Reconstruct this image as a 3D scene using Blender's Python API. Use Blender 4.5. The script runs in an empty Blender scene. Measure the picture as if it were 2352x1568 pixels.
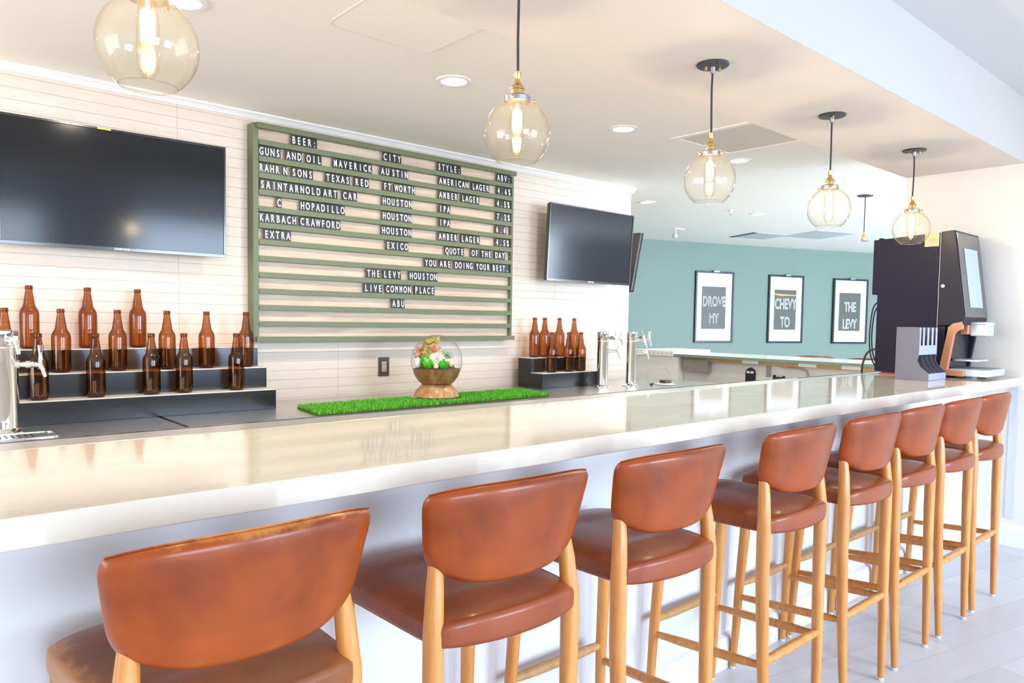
import bpy, bmesh, math, random
from mathutils import Vector, Matrix
PI = math.pi
sc = bpy.context.scene
COL = sc.collection
random.seed(7)

# ------------------------------------------------------------------ materials
MATS = {}
def lin(c):
    return tuple(((x/12.92) if x <= .04045 else ((x+.055)/1.055)**2.4) for x in c)
def srgb(r, g, b):
    return lin((r/255, g/255, b/255))
class NT:
    def __init__(s, name):
        s.m = bpy.data.materials.new(name); s.m.use_nodes = True
        s.t = s.m.node_tree; s.t.nodes.clear()
        s.out = s.n('ShaderNodeOutputMaterial')
    def n(s, kind, **kw):
        nd = s.t.nodes.new(kind)
        for k, v in kw.items(): setattr(nd, k, v)
        return nd
    def l(s, a, b): s.t.links.new(a, b)
    def co(s): 
        g = s.n('ShaderNodeNewGeometry'); return g.outputs['Position']
    def oc(s):
        g = s.n('ShaderNodeTexCoord'); return g.outputs['Object']
    def mapping(s, vec, scale=(1,1,1), rot=(0,0,0), loc=(0,0,0)):
        m = s.n('ShaderNodeMapping'); s.l(vec, m.inputs['Vector'])
        m.inputs['Scale'].default_value = scale; m.inputs['Rotation'].default_value = rot; m.inputs['Location'].default_value = loc
        return m.outputs['Vector']
    def noise(s, vec, scale=5, detail=3, rough=.5, dist=0):
        m = s.n('ShaderNodeTexNoise'); s.l(vec, m.inputs['Vector'])
        m.inputs['Scale'].default_value = scale; m.inputs['Detail'].default_value = detail
        m.inputs['Roughness'].default_value = rough; m.inputs['Distortion'].default_value = dist
        return m.outputs['Fac']
    def ramp(s, fac, stops):
        r = s.n('ShaderNodeValToRGB'); s.l(fac, r.inputs['Fac'])
        e = r.color_ramp.elements
        while len(e) < len(stops): e.new(.5)
        for i, (p, c) in enumerate(stops):
            e[i].position = p; e[i].color = (*c, 1) if len(c) == 3 else c
        return r.outputs['Color']
    def math(s, op, a, b=None, c=None):
        m = s.n('ShaderNodeMath', operation=op)
        for i, v in enumerate((a, b, c)):
            if v is None: continue
            if isinstance(v, (int, float)): m.inputs[i].default_value = v
            else: s.l(v, m.inputs[i])
        return m.outputs[0]
    def mix(s, fac, a, b, mode='MIX'):
        m = s.n('ShaderNodeMix', data_type='RGBA', blend_type=mode)
        if isinstance(fac, (int, float)): m.inputs[0].default_value = fac
        else: s.l(fac, m.inputs[0])
        for i, v in ((6, a), (7, b)):
            if isinstance(v, tuple): m.inputs[i].default_value = (*v[:3], 1)
            else: s.l(v, m.inputs[i])
        return m.outputs[2]
    def bump(s, h, strength=.2, dist=.01):
        b = s.n('ShaderNodeBump'); s.l(h, b.inputs['Height'])
        b.inputs['Strength'].default_value = strength; b.inputs['Distance'].default_value = dist
        return b.outputs['Normal']
    def pbr(s, color=(.8,.8,.8), rough=.5, metal=0, spec=.5, coat=0, coat_rough=.1, normal=None, emis=None, estr=0, sheen=0, aniso=0):
        p = s.n('ShaderNodeBsdfPrincipled')
        if isinstance(color, tuple): p.inputs['Base Color'].default_value = (*color[:3], 1)
        else: s.l(color, p.inputs['Base Color'])
        if isinstance(rough, (int, float)): p.inputs['Roughness'].default_value = rough
        else: s.l(rough, p.inputs['Roughness'])
        p.inputs['Metallic'].default_value = metal
        p.inputs['Specular IOR Level'].default_value = spec
        p.inputs['Coat Weight'].default_value = coat; p.inputs['Coat Roughness'].default_value = coat_rough
        if normal is not None: s.l(normal, p.inputs['Normal'])
        if emis is not None:
            p.inputs['Emission Color'].default_value = (*emis, 1); p.inputs['Emission Strength'].default_value = estr
        s.l(p.outputs[0], s.out.inputs['Surface'])
        return p
def reg(key, nt):
    MATS[key] = nt.m; return nt.m
def simple(key, color, rough=.5, metal=0, spec=.5, coat=0, var=.0, scale=20, bump=0, emis=None, estr=0):
    nt = NT(key); v = nt.oc()
    nz = nt.noise(v, scale, 4)
    c = color
    if var:
        c = nt.mix(nz, tuple(x*(1-var) for x in color), tuple(min(1, x*(1+var)) for x in color))
    nrm = nt.bump(nz, bump, .002) if bump else None
    nt.pbr(c, rough, metal, spec, coat, normal=nrm, emis=emis, estr=estr)
    return reg(key, nt)

def build_materials():
    # whitewashed planks on the back wall: pitch 0.0557 m, panel seams every 0.97 m
    nt = NT('plank'); p = nt.co()
    sx = nt.n('ShaderNodeSeparateXYZ'); nt.l(p, sx.inputs[0])
    z = nt.math('DIVIDE', nt.math('SUBTRACT', sx.outputs[2], .0265), .0557)
    fz = nt.math('FRACT', z); gz = nt.math('LESS_THAN', nt.math('ABSOLUTE', nt.math('SUBTRACT', fz, .5)), .022)
    x = nt.math('DIVIDE', nt.math('SUBTRACT', sx.outputs[0], 1.3072-.4825), .965)
    fx = nt.math('FRACT', x); gx = nt.math('LESS_THAN', nt.math('ABSOLUTE', nt.math('SUBTRACT', fx, .5)), .0012)
    g = nt.math('MAXIMUM', gz, gx)
    cell = nt.n('ShaderNodeCombineXYZ'); nt.l(nt.math('FLOOR', z), cell.inputs[0]); nt.l(nt.math('FLOOR', x), cell.inputs[1])
    wn = nt.n('ShaderNodeTexWhiteNoise'); nt.l(cell.outputs[0], wn.inputs['Vector'])
    off = nt.n('ShaderNodeVectorMath', operation='ADD'); nt.l(nt.mapping(p, (2.2, 1, 30)), off.inputs[0]); nt.l(wn.outputs['Color'], off.inputs[1])
    gr = nt.noise(off.outputs[0], 3.2, 6, .62, .6)
    big = nt.noise(nt.mapping(p, (1, 1, 3)), 1.6, 3)
    c = nt.ramp(gr, [(.25, srgb(216, 200, 184)), (.5, srgb(224, 209, 194)), (.78, srgb(231, 218, 206))])
    c = nt.mix(nt.math('MULTIPLY', big, .25), c, srgb(226, 213, 202))
    c = nt.mix(nt.math('MULTIPLY', wn.outputs['Value'], .10), c, srgb(208, 192, 176))
    c = nt.mix(nt.math('MULTIPLY', g, .6), c, srgb(120, 104, 96))
    nt.pbr(c, .55, normal=nt.bump(nt.math('SUBTRACT', gr, nt.math('MULTIPLY', g, 3)), .12, .003)); reg('plank', nt)
    # painted plaster
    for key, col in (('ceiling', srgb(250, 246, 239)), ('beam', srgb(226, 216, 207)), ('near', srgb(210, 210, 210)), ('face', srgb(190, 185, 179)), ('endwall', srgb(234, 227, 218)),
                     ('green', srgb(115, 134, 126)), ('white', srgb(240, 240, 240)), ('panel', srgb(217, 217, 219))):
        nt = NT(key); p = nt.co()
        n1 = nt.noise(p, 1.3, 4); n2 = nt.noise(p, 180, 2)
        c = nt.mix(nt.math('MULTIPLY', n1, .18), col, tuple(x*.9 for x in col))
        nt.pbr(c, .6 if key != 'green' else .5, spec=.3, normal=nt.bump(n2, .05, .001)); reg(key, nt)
    # quartz bar top
    nt = NT('quartz'); p = nt.co()
    n1 = nt.noise(nt.mapping(p, (1, 2.5, 1)), 2.2, 6, .6, 1.2); n2 = nt.noise(p, 260, 2)
    c = nt.ramp(n1, [(.35, srgb(212, 201, 184)), (.55, srgb(218, 208, 192)), (.7, srgb(225, 216, 202))])
    c = nt.mix(nt.math('MULTIPLY', n2, .12), c, srgb(214, 204, 188))
    nt.pbr(c, .07, spec=.42); reg('quartz', nt)
    # floor planks, laid about 14 degrees off the bar line
    nt = NT('floor'); p = nt.mapping(nt.co(), rot=(0, 0, math.radians(13)))
    br = nt.n('ShaderNodeTexBrick'); nt.l(p, br.inputs['Vector']); br.offset = .37
    br.inputs['Scale'].default_value = 1; br.inputs['Brick Width'].default_value = 1.2; br.inputs['Row Height'].default_value = .18
    br.inputs['Mortar Size'].default_value = .0015; br.inputs['Mortar'].default_value = (*srgb(176, 173, 172), 1)
    br.inputs['Color1'].default_value = (*srgb(196, 194, 194), 1); br.inputs['Color2'].default_value = (*srgb(216, 216, 218), 1)
    gr = nt.noise(nt.mapping(p, (1.2, 14, 1)), 3.0, 7, .6, .5)
    c = nt.mix(nt.math('MULTIPLY', gr, .62), br.outputs['Color'], srgb(180, 177, 176))
    nt.pbr(c, .38, spec=.45, normal=nt.bump(gr, .06, .003)); reg('floor', nt)
    # leather
    for key, a, b, cc in (('leather', srgb(96, 38, 11), srgb(150, 66, 19), srgb(180, 98, 38)),
                      ('leather_seat', srgb(102, 46, 22), srgb(144, 68, 33), srgb(172, 98, 50)),
                      ('leather_worn', srgb(98, 40, 12), srgb(152, 68, 20), srgb(184, 104, 42)),
                      ('leather_worn_seat', srgb(96, 58, 38), srgb(138, 80, 46), srgb(180, 120, 60))):
        nt = NT(key); p = nt.oc()
        n1 = nt.noise(p, 7, 3, .55, .3); n2 = nt.noise(p, 2.6, 2)
        c = nt.ramp(nt.math('MULTIPLY_ADD', n1, .6, nt.math('MULTIPLY', n2, .4)), [(.3, a), (.58, b), (.78, cc)])
        vo = nt.n('ShaderNodeTexVoronoi'); nt.l(p, vo.inputs['Vector']); vo.inputs['Scale'].default_value = 420
        if 'worn' in key:
            sp = nt.n('ShaderNodeSeparateXYZ'); nt.l(p, sp.inputs[0])
            w = nt.noise(p, 26, 6, .7)
            if key == 'leather_worn':
                e = nt.math('MULTIPLY', nt.math('SUBTRACT', sp.outputs[2], 1.040), 22)
            else:
                e = nt.math('MULTIPLY', nt.math('SUBTRACT', -0.14, sp.outputs[0]), 9)
            f = nt.math('MULTIPLY', nt.math('SUBTRACT', nt.math('ADD', e, w), .78), 2.2)
            f = nt.math('MINIMUM', nt.math('MAXIMUM', f, 0), .55)
            c = nt.mix(f, c, srgb(214, 142, 66))
        # sparse scuffs
        sc1 = nt.noise(nt.mapping(p, (1, 1, 1), rot=(0, .6, 0)), 55, 5, .75)
        sf = nt.math('MULTIPLY', nt.math('GREATER_THAN', sc1, .735), .45)
        c = nt.mix(sf, c, srgb(222, 170, 130))
        nt.pbr(c, nt.math('MULTIPLY_ADD', n1, .12, .34), spec=.25, coat=.28, coat_rough=.16,
               normal=nt.bump(nt.math('ADD', vo.outputs['Distance'], nt.math('MULTIPLY', n1, 4)), .12, .0012))
        reg(key, nt)
    # woods
    def wood(key, a, b, scale=(30, 30, 2.2), rough=.35, coat=.2):
        nt = NT(key); p = nt.oc()
        g = nt.noise(nt.mapping(p, scale), 1.6, 6, .6, .8)
        nt.pbr(nt.ramp(g, [(.3, a), (.7, b)]), rough, coat=coat, coat_rough=.2, normal=nt.bump(g, .04, .001)); reg(key, nt)
    wood('beech', srgb(184, 114, 52), srgb(212, 148, 78))
    wood('board_wood', srgb(190, 168, 144), srgb(220, 200, 178), (1.5, 10, 18), .5, 0)
    wood('bowl_wood', srgb(108, 72, 40), srgb(168, 124, 76), (14, 14, 5), .4, .2)
    wood('bowl_base', srgb(140, 96, 60), srgb(196, 150, 104), (14, 14, 5), .4, .2)
    wood('raw_ply', srgb(176, 140, 92), srgb(206, 172, 124), (3, 3, 20), .6, 0)
    wood('top_reflection', srgb(214, 204, 192), srgb(236, 228, 218), (3, 20, 20), .35, 0)  # step tops: pale reflection of the wall painted in as cream
    simple('worn_wood', srgb(176, 132, 84), .6, var=.35, scale=40)
    # metals
    def brushed(key, col, rough, sc_=(2, 200, 200), metal=1, var=.18):
        nt = NT(key); p = nt.co()
        g = nt.noise(nt.mapping(p, sc_), 1.5, 3)
        c = nt.mix(g, tuple(x*(1-var) for x in col), col)
        nt.pbr(c, nt.math('MULTIPLY_ADD', g, .08, rough), metal=metal); reg(key, nt)
    brushed('steel', (.74, .71, .66), .27)
    brushed('rail_steel', (.74, .73, .71), .26)
    brushed('dark_steel', (.040, .041, .044), .16, metal=.5, var=.4)
    simple('chrome', (.86, .87, .88), .05, 1)
    simple('brass', (.72, .50, .20), .22, 1, var=.15)
    simple('pewter', (.42, .40, .42), .32, 1, var=.2)
    simple('copper_screw', (.72, .38, .22), .3, 1)
    simple('canopy_metal', (.08, .08, .095), .38, .6, var=.3)
    simple('cord', (.035, .03, .035), .7)
    simple('black_plastic', (.018, .018, .022), .3)
    simple('rubber', (.02, .02, .022), .6)
    simple('tile_black', (.028, .030, .036), .38, spec=.5)
    simple('letter_white', (.92, .92, .92), .5)
    simple('board_green', srgb(104, 113, 84), .5, var=.06)
    simple('outlet_metal', srgb(92, 78, 74), .4, .5, var=.3, scale=60)
    simple('outlet_face', srgb(196, 186, 170), .3, .3)
    simple('bezel', (.012, .012, .014), .18, coat=.5)
    simple('tv_screen', (.012, .014, .018), .12, spec=.3)
    simple('tv_back', (.06, .055, .055), .45)
    simple('bright_edge', (.75, .8, .85), .25, .6)
    simple('machine_body', srgb(30, 28, 46), .55, spec=.25, var=.1)
    simple('machine_door', srgb(32, 30, 44), .45, spec=.3)
    simple('machine_front', srgb(70, 68, 70), .2, coat=.5)
    simple('machine_display', srgb(176, 192, 210), .12, coat=.4)
    simple('machine_copper', srgb(206, 142, 108), .4, .15)
    simple('silver_plastic', srgb(205, 212, 224), .28, .35)
    simple('dispenser', srgb(104, 104, 118), .34, .25, var=.06)
    simple('dispenser_light', srgb(180, 192, 214), .3, .35)
    simple('red_tape', srgb(206, 60, 44), .5)
    simple('paper_notice', srgb(222, 184, 146), .7)
    simple('notice_ink', srgb(150, 110, 84), .7)
    simple('art_black', srgb(84, 84, 82), .45)
    simple('art_mat', srgb(232, 234, 240), .5)
    simple('frame_black', srgb(34, 38, 54), .3)
    simple('cream_text', srgb(226, 226, 220), .5)
    simple('orange_line', srgb(240, 180, 70), .5)
    simple('moss', srgb(78, 170, 34), .95, spec=.05, var=.6, scale=160, bump=1)
    simple('moss_dark', srgb(70, 84, 40), .9, var=.5, scale=120, bump=1)
    simple('soil', srgb(96, 76, 56), .95, var=.4, scale=90, bump=1)
    simple('leaf_pink', srgb(192, 126, 92), .45, var=.25, scale=30)
    simple('leaf_olive', srgb(172, 158, 78), .45, var=.3, scale=30)
    simple('succulent', srgb(206, 208, 196), .5, var=.2, scale=50)
    simple('succulent_green', srgb(150, 166, 140), .5, var=.2, scale=50)
    simple('pebble', srgb(224, 198, 160), .5)
    simple('pebble_white', srgb(226, 214, 208), .4)
    simple('grey_board', srgb(150, 145, 142), .7, var=.12)
    simple('conduit', srgb(156, 158, 162), .4, .5)
    simple('edge_reflection', srgb(120, 146, 138), .4)
    simple('light_top', srgb(222, 228, 220), .2)
    simple('hatch_paint', srgb(216, 212, 202), .6)
    simple('vent_grey', srgb(196, 204, 206), .6)
    simple('glide', srgb(220, 228, 232), .15, .2)
    nt = NT('grass'); oi = nt.co(); n1 = nt.noise(oi, 45, 3)
    nt.pbr(nt.ramp(n1, [(.3, srgb(56, 150, 28)), (.7, srgb(124, 214, 62))]), .5); reg('grass', nt)
    # thin glass: clear/coloured transmission with fresnel mirror on top
    def thin_glass(key, tint, edge, ior=1.45, rough=.0, power=2.5, bloom_haze=0):
        nt = NT(key)
        lw = nt.n('ShaderNodeLayerWeight'); lw.inputs['Blend'].default_value = .5
        f = nt.math('POWER', lw.outputs['Facing'], power)
        tc = nt.mix(f, tint, edge)
        tr = nt.n('ShaderNodeBsdfTransparent'); nt.l(tc, tr.inputs['Color'])
        gl = nt.n('ShaderNodeBsdfGlossy'); gl.inputs['Roughness'].default_value = rough
        f0 = ((ior-1)/(ior+1))**2
        class _F: pass
        fr = _F(); fr.outputs = [nt.math('MULTIPLY_ADD', nt.math('POWER', lw.outputs['Facing'], 5), 1-f0, f0)]
        ms = nt.n('ShaderNodeMixShader'); nt.l(fr.outputs[0], ms.inputs[0]); nt.l(tr.outputs[0], ms.inputs[1]); nt.l(gl.outputs[0], ms.inputs[2])
        last = ms.outputs[0]
        if bloom_haze:
            tl = nt.n('ShaderNodeBsdfTranslucent'); tl.inputs['Color'].default_value = (1, .9, .72, 1)  # warm translucent share imitating the bloom around the bulb
            m2 = nt.n('ShaderNodeMixShader'); m2.inputs[0].default_value = bloom_haze; nt.l(last, m2.inputs[1]); nt.l(tl.outputs[0], m2.inputs[2]); last = m2.outputs[0]
        nt.l(last, nt.out.inputs['Surface']); reg(key, nt)
    thin_glass('globe_glass', (.975, .965, .93), (.40, .39, .31), 1.46, .0, 4.2, bloom_haze=.014)
    thin_glass('bulb_glass', (.99, .97, .91), (.86, .78, .62), 1.3)
    thin_glass('dome_glass', (.985, .99, .985), (.72, .74, .72), 1.4, 0, 4)
    thin_glass('bottle_glass', (.66, .37, .17), (.16, .06, .03), 1.52, .015, 1.7)
    thin_glass('picture_glass', (.97, .98, .98), (.9, .92, .93), 1.5)
    def emit(key, col, s):
        nt = NT(key); e = nt.n('ShaderNodeEmission'); e.inputs['Color'].default_value = (*col, 1); e.inputs['Strength'].default_value = s
        nt.l(e.outputs[0], nt.out.inputs['Surface']); reg(key, nt)
    emit('filament_glow', (1, .72, .34), 26)
    emit('filament_reflection', (1, .66, .28), 9)
    emit('downlight', (1, .86, .50), 1.9)
    simple('reflection_yellow', srgb(206, 214, 60), .4)
    emit('led_red', (.9, .08, .05), 1.0)
build_materials()

# ------------------------------------------------------------------ mesh helpers
class MB:
    def __init__(s): s.v = []; s.f = []
    def add(s, vs, fs):
        o = len(s.v); s.v += [tuple(v) for v in vs]; s.f += [tuple(i+o for i in f) for f in fs]; return s
    def box(s, x0, x1, y0, y1, z0, z1, M=None):
        vs = [(x, y, z) for x in (x0, x1) for y in (y0, y1) for z in (z0, z1)]
        if M: vs = [M @ Vector(v) for v in vs]
        return s.add(vs, [(0,1,3,2),(4,6,7,5),(0,4,5,1),(2,3,7,6),(0,2,6,4),(1,5,7,3)])
    def prism(s, poly, axis, a, b, M=None):
        # poly: list of 2D points; axis 'x','y','z' extrusion from a to b
        def P(p, t):
            q = {'x': (t, p[0], p[1]), 'y': (p[0], t, p[1]), 'z': (p[0], p[1], t)}[axis]
            return M @ Vector(q) if M else q
        n = len(poly); vs = [P(p, a) for p in poly] + [P(p, b) for p in poly]
        fs = [tuple(range(n))[::-1], tuple(range(n, 2*n))] + [(i, (i+1) % n, n+(i+1) % n, n+i) for i in range(n)]
        return s.add(vs, fs)
    def tube(s, pts, r, seg=12, caps=True):
        pts = [Vector(p) for p in pts]; n = len(pts)
        rs = r if isinstance(r, (list, tuple)) else [r]*n
        t0 = (pts[1]-pts[0]).normalized(); ref = Vector((0,0,1)) if abs(t0.z) < .9 else Vector((1,0,0))
        nrm = t0.cross(ref).normalized(); vs = []
        for i in range(n):
            t = (pts[min(i+1, n-1)]-pts[max(i-1, 0)]).normalized()
            nrm = (nrm - t*nrm.dot(t)).normalized(); b = t.cross(nrm)
            for k in range(seg):
                a = 2*PI*k/seg; vs.append(pts[i] + (nrm*math.cos(a)+b*math.sin(a))*rs[i])
        fs = [(i*seg+k, i*seg+(k+1) % seg, (i+1)*seg+(k+1) % seg, (i+1)*seg+k) for i in range(n-1) for k in range(seg)]
        if caps: fs += [tuple(range(seg))[::-1], tuple(range((n-1)*seg, n*seg))]
        return s.add(vs, fs)
    def lathe(s, prof, seg=32, c=(0,0,0), caps=True, M=None):
        vs = []
        for r, z in prof:
            for k in range(seg):
                a = 2*PI*k/seg; q = Vector((c[0]+r*math.cos(a), c[1]+r*math.sin(a), c[2]+z)); vs.append(M @ q if M else q)
        n = len(prof)
        fs = [(i*seg+k, i*seg+(k+1) % seg, (i+1)*seg+(k+1) % seg, (i+1)*seg+k) for i in range(n-1) for k in range(seg)]
        if caps: fs += [tuple(range(seg))[::-1], tuple(range((n-1)*seg, n*seg))]
        return s.add(vs, fs)
    def sphere(s, c, r, seg=16, rings=10, sc_=(1,1,1)):
        prof = [(max(1e-4, r*math.sin(PI*i/rings)), -r*math.cos(PI*i/rings)) for i in range(rings+1)]
        M = Matrix.Translation(c) @ Matrix.Diagonal((*sc_, 1))
        return s.lathe(prof, seg, M=M)
    def build(s, name, mat, parent=None, smooth=True, angle=35, bevel=0, sub=0):
        me = bpy.data.meshes.new(name); me.from_pydata(s.v, [], s.f)
        bm = bmesh.new(); bm.from_mesh(me); bmesh.ops.recalc_face_normals(bm, faces=bm.faces); bm.to_mesh(me); bm.free()
        me.materials.append(MATS[mat])
        if smooth:
            me.polygons.foreach_set('use_smooth', [True]*len(me.polygons)); me.set_sharp_from_angle(angle=math.radians(angle))
        o = bpy.data.objects.new(name, me); COL.objects.link(o)
        if parent: o.parent = parent
        if bevel:
            b = o.modifiers.new('bevel', 'BEVEL'); b.width = bevel; b.segments = 2; b.limit_method = 'ANGLE'; b.harden_normals = True
        if sub:
            m = o.modifiers.new('sub', 'SUBSURF'); m.levels = m.render_levels = sub
        return o
def BX(*a): return MB().box(*a)
def tag(o, label, cat, group=None, kind=None):
    o['label'] = label; o['category'] = cat
    if group: o['group'] = group
    if kind: o['kind'] = kind
    return o
def thing(name, label, cat, loc=(0,0,0), rz=0, group=None):
    o = bpy.data.objects.new(name, None); o.empty_display_size = .1; COL.objects.link(o)
    o.location = loc; o.rotation_euler = (0, 0, rz); return tag(o, label, cat, group)
def struct(name, mb, mat, **k):
    o = mb.build(name, mat, smooth=k.pop('smooth', False), **k); o['kind'] = 'structure'; return o
KIDS = {}
def dup(root, loc=None, rz=None, label=None, group=None):
    kids = {}
    for o in list(COL.objects):
        if o.parent: kids.setdefault(o.parent.name, []).append(o)
    def rec(o, par):
        c = o.copy(); COL.objects.link(c)
        if par: c.parent = par
        for ch in kids.get(o.name, []): rec(ch, c)
        return c
    r = rec(root, None)
    if loc is not None: r.location = loc
    if rz is not None: r.rotation_euler = (0, 0, rz)
    if label: r['label'] = label
    if group: r['group'] = group
    return r
_gl = {}
def glyph(text, mat, name, size, thick=.001, sx=1.0, bold=0, parent=None, M=None, key=None, outline=0):
    k = (text, mat, size, thick, sx, bold, outline)
    if k not in _gl:
        cu = bpy.data.curves.new(name, 'FONT'); cu.body = text; cu.size = size; cu.align_x = 'CENTER'
        cu.extrude = thick; cu.offset = bold; cu.resolution_u = 3
        if outline: cu.fill_mode = 'NONE'; cu.extrude = 0; cu.bevel_depth = outline; cu.bevel_resolution = 0
        tmp = bpy.data.objects.new('tmp', cu); COL.objects.link(tmp)
        dg = bpy.context.evaluated_depsgraph_get(); me = bpy.data.meshes.new_from_object(tmp.evaluated_get(dg))
        me.name = name; me.transform(Matrix.Diagonal((sx, 1, 1, 1)))
        me.materials.clear(); me.materials.append(MATS[mat])
        bpy.data.objects.remove(tmp); bpy.data.curves.remove(cu); _gl[k] = me
    o = bpy.data.objects.new(name, _gl[k]); COL.objects.link(o)
    if parent: o.parent = parent
    if M is not None: o.matrix_local = M
    return o
FACE_Y = Matrix.Rotation(PI/2, 4, 'X')      # text in XY -> standing, readable from -Y
ORD = ['zeroth','first','second','third','fourth','fifth','sixth','seventh','eighth','ninth','tenth','eleventh','twelfth','thirteenth','fourteenth','fifteenth','sixteenth','seventeenth','eighteenth','nineteenth']
def ordn(n):
    if n < 20: return ORD[n]
    t = ['', '', 'twent', 'thirt', 'fort'][n//10]
    return t+'ieth' if n % 10 == 0 else t+'y-'+ORD[n % 10]

# ------------------------------------------------------------------ constants (metres)
H = 1.38; YW = 4.24; ZC = 2.557; ZB = 2.40; ZS = .88; XE = 5.43

# ------------------------------------------------------------------ room shell
struct('floor', BX(-4, 17, -6, 9, -.05, 0), 'floor')
struct('wall_back', BX(-3.5, 5.135, YW, YW+1.36, 0, ZC), 'plank')
struct('ceiling', BX(-4, XE+.18, 2.05, 9, ZC, ZC+.1).box(XE+.18, 17, -4.5, 9, ZC, ZC+.1), 'ceiling')
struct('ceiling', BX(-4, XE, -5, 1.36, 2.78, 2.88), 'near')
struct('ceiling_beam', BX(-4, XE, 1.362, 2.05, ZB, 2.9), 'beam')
struct('beam_front_darkened', BX(-4, XE, 1.36, 1.3618, ZB, 2.78), 'face')  # thin skin on the beam front, coloured darker to offset strong window light
struct('wall_right', BX(XE, XE+.18, -5, 2.05, 0, 2.9), 'endwall')
# far green wall, angled, with a gentle bend
def seg_wall(pts, t, z0, z1):
    m = MB(); n = len(pts)
    out = []
    for i, p in enumerate(pts):
        a = Vector(pts[max(i-1, 0)]); b = Vector(pts[min(i+1, n-1)]); d = (b-a).normalized(); out.append((p[0]-d.y*t, p[1]+d.x*t))
    return m.prism(list(pts)+out[::-1], 'z', z0, z1)
struct('wall_far', seg_wall([(3.2, 8.15), (8.276, 6.616), (10.903, 5.714), (12.334, 5.126), (15.5, 3.4)], .12, 0, ZC), 'green')
# crown moulding along the back wall
m = MB().prism([(YW, ZC-.036), (YW-.006, ZC-.036), (YW-.012, ZC-.026), (YW-.028, ZC-.012), (YW-.034, ZC-.010), (YW-.034, ZC), (YW, ZC)], 'x', -3.5, 5.165)
m.prism([(5.135, ZC-.036), (5.141, ZC-.036), (5.165, ZC-.010), (5.165, ZC), (5.135, ZC)], 'y', YW, YW+1.36)
struct('trim_1', m, 'white', smooth=True)
# baseboard and corner strip on the right wall below the bar
struct('baseboard_right', MB().prism([(XE, 0), (XE-.024, 0), (XE-.024, .10), (XE-.016, .125), (XE, .135)], 'y', -5, 1.57), 'white')
struct('trim_2', BX(XE-.006, XE, 1.335, 1.375, .174, 1.0), 'bright_edge')

# ceiling fittings ------------------------------------------------
def downlight(x, y, label):
    t = thing('recessed_downlight', label, 'ceiling light', (x, y, ZC), group='recessed downlights')
    MB().lathe([(.062, -.001), (.066, -.006), (.084, -.006), (.088, -.001), (.088, .004), (.062, .004)], 40, caps=False).build('trim_ring', 'white', t)
    MB().lathe([(.0005, -.0025), (.062, -.0025)], 36, caps=False).build('diffuser', 'downlight', t)
    ld = bpy.data.lights.new('downlight_beam', 'AREA'); ld.shape = 'DISK'; ld.size = .11; ld.energy = 8; ld.color = (1, .88, .70)
    lo = bpy.data.objects.new('downlight_beam', ld); COL.objects.link(lo); lo.location = (x, y, ZC-.008)
    return t
for x, y, l in ((.932, 2.94, 'round lit downlight partly behind the nearest globe pendant'),
                (2.22, 2.97, 'round lit downlight above the left half of the menu board'),
                (3.51, 2.97, 'round lit downlight between the second and third globe pendants'),
                (4.78, 2.95, 'round lit downlight just right of the third globe pendant'),
                (5.80, 4.59, 'round lit downlight above the small television and the wall end'),
                (7.24, 4.23, 'round lit downlight left of the fourth globe pendant')):
    downlight(x, y, l)
def rrect(x0, x1, y0, y1, r, n=6):
    pts = []
    for cx, cy, a0 in ((x1-r, y1-r, 0), (x0+r, y1-r, PI/2), (x0+r, y0+r, PI), (x1-r, y0+r, 1.5*PI)):
        for i in range(n+1):
            a = a0+i*PI/2/n; pts.append((cx+r*math.cos(a), cy+r*math.sin(a)))
    return pts
def ring(po, pi_, z0, z1):
    m = MB(); n = len(po)
    vs = [(*p, z0) for p in po]+[(*p, z0) for p in pi_]+[(*p, z1) for p in po]+[(*p, z1) for p in pi_]
    fs = []
    for i in range(n):
        j = (i+1) % n
        fs += [(i, j, n+j, n+i), (2*n+i, 3*n+i, 3*n+j, 2*n+j), (i, 2*n+i, 2*n+j, j), (n+i, n+j, 3*n+j, 3*n+i)]
    return m.add(vs, fs)
t = thing('ceiling_access_panel', 'rounded square access panel set flush in the ceiling above the menu board', 'access panel', (0, 0, ZC))
MB().prism(rrect(1.425, 1.905, 2.29, 2.755, .055), 'z', -.003, .004).build('panel_door', 'ceiling', t)
ring(rrect(1.421, 1.909, 2.286, 2.759, .059), rrect(1.4245, 1.9055, 2.2895, 2.7555, .0555), -.0045, .004).build('rim', 'beam', t)
t = thing('air_return_panel', 'large square ceiling hatch with thin frame behind the third globe pendant', 'ceiling hatch', (0, 0, ZC))
ring(rrect(3.90, 4.55, 2.10, 2.91, .004, 2), rrect(3.94, 4.51, 2.14, 2.87, .004, 2), -.006, .004).build('frame', 'ceiling', t)
MB().prism(rrect(3.95, 4.50, 2.15, 2.86, .004, 2), 'z', -.003, .004).build('hatch_door', 'hatch_paint', t)
def hatch(name, label, pts, gap):
    t = thing(name, label, 'ceiling hatch', (0, 0, ZC))
    c = Vector((sum(p[0] for p in pts)/4, sum(p[1] for p in pts)/4))
    MB().prism(pts, 'z', -.004, .003).build('panel_door', 'vent_grey', t)
    if gap:
        MB().prism([pts[0], pts[1], (pts[1][0]+.05, pts[1][1]-.02), (pts[0][0]+.05, pts[0][1]-.02)], 'z', -.007, -.004).build('dark_gap', 'rubber', t)
    return t
hatch('ceiling_hatch', 'ceiling hatch with a dark open gap, in front of the green wall', [(8.84, 5.58), (8.62, 5.07), (9.2, 4.9), (9.42, 5.4)], True)
hatch('ceiling_vent', 'pale square ceiling vent left of the pendant without a globe', [(9.25, 5.03), (8.97, 4.40), (9.58, 4.20), (9.86, 4.82)], False)
t = thing('sprinkler_head', 'small white fire sprinkler hanging from the ceiling above the green wall', 'sprinkler', (6.78, 4.27, ZC))
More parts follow.
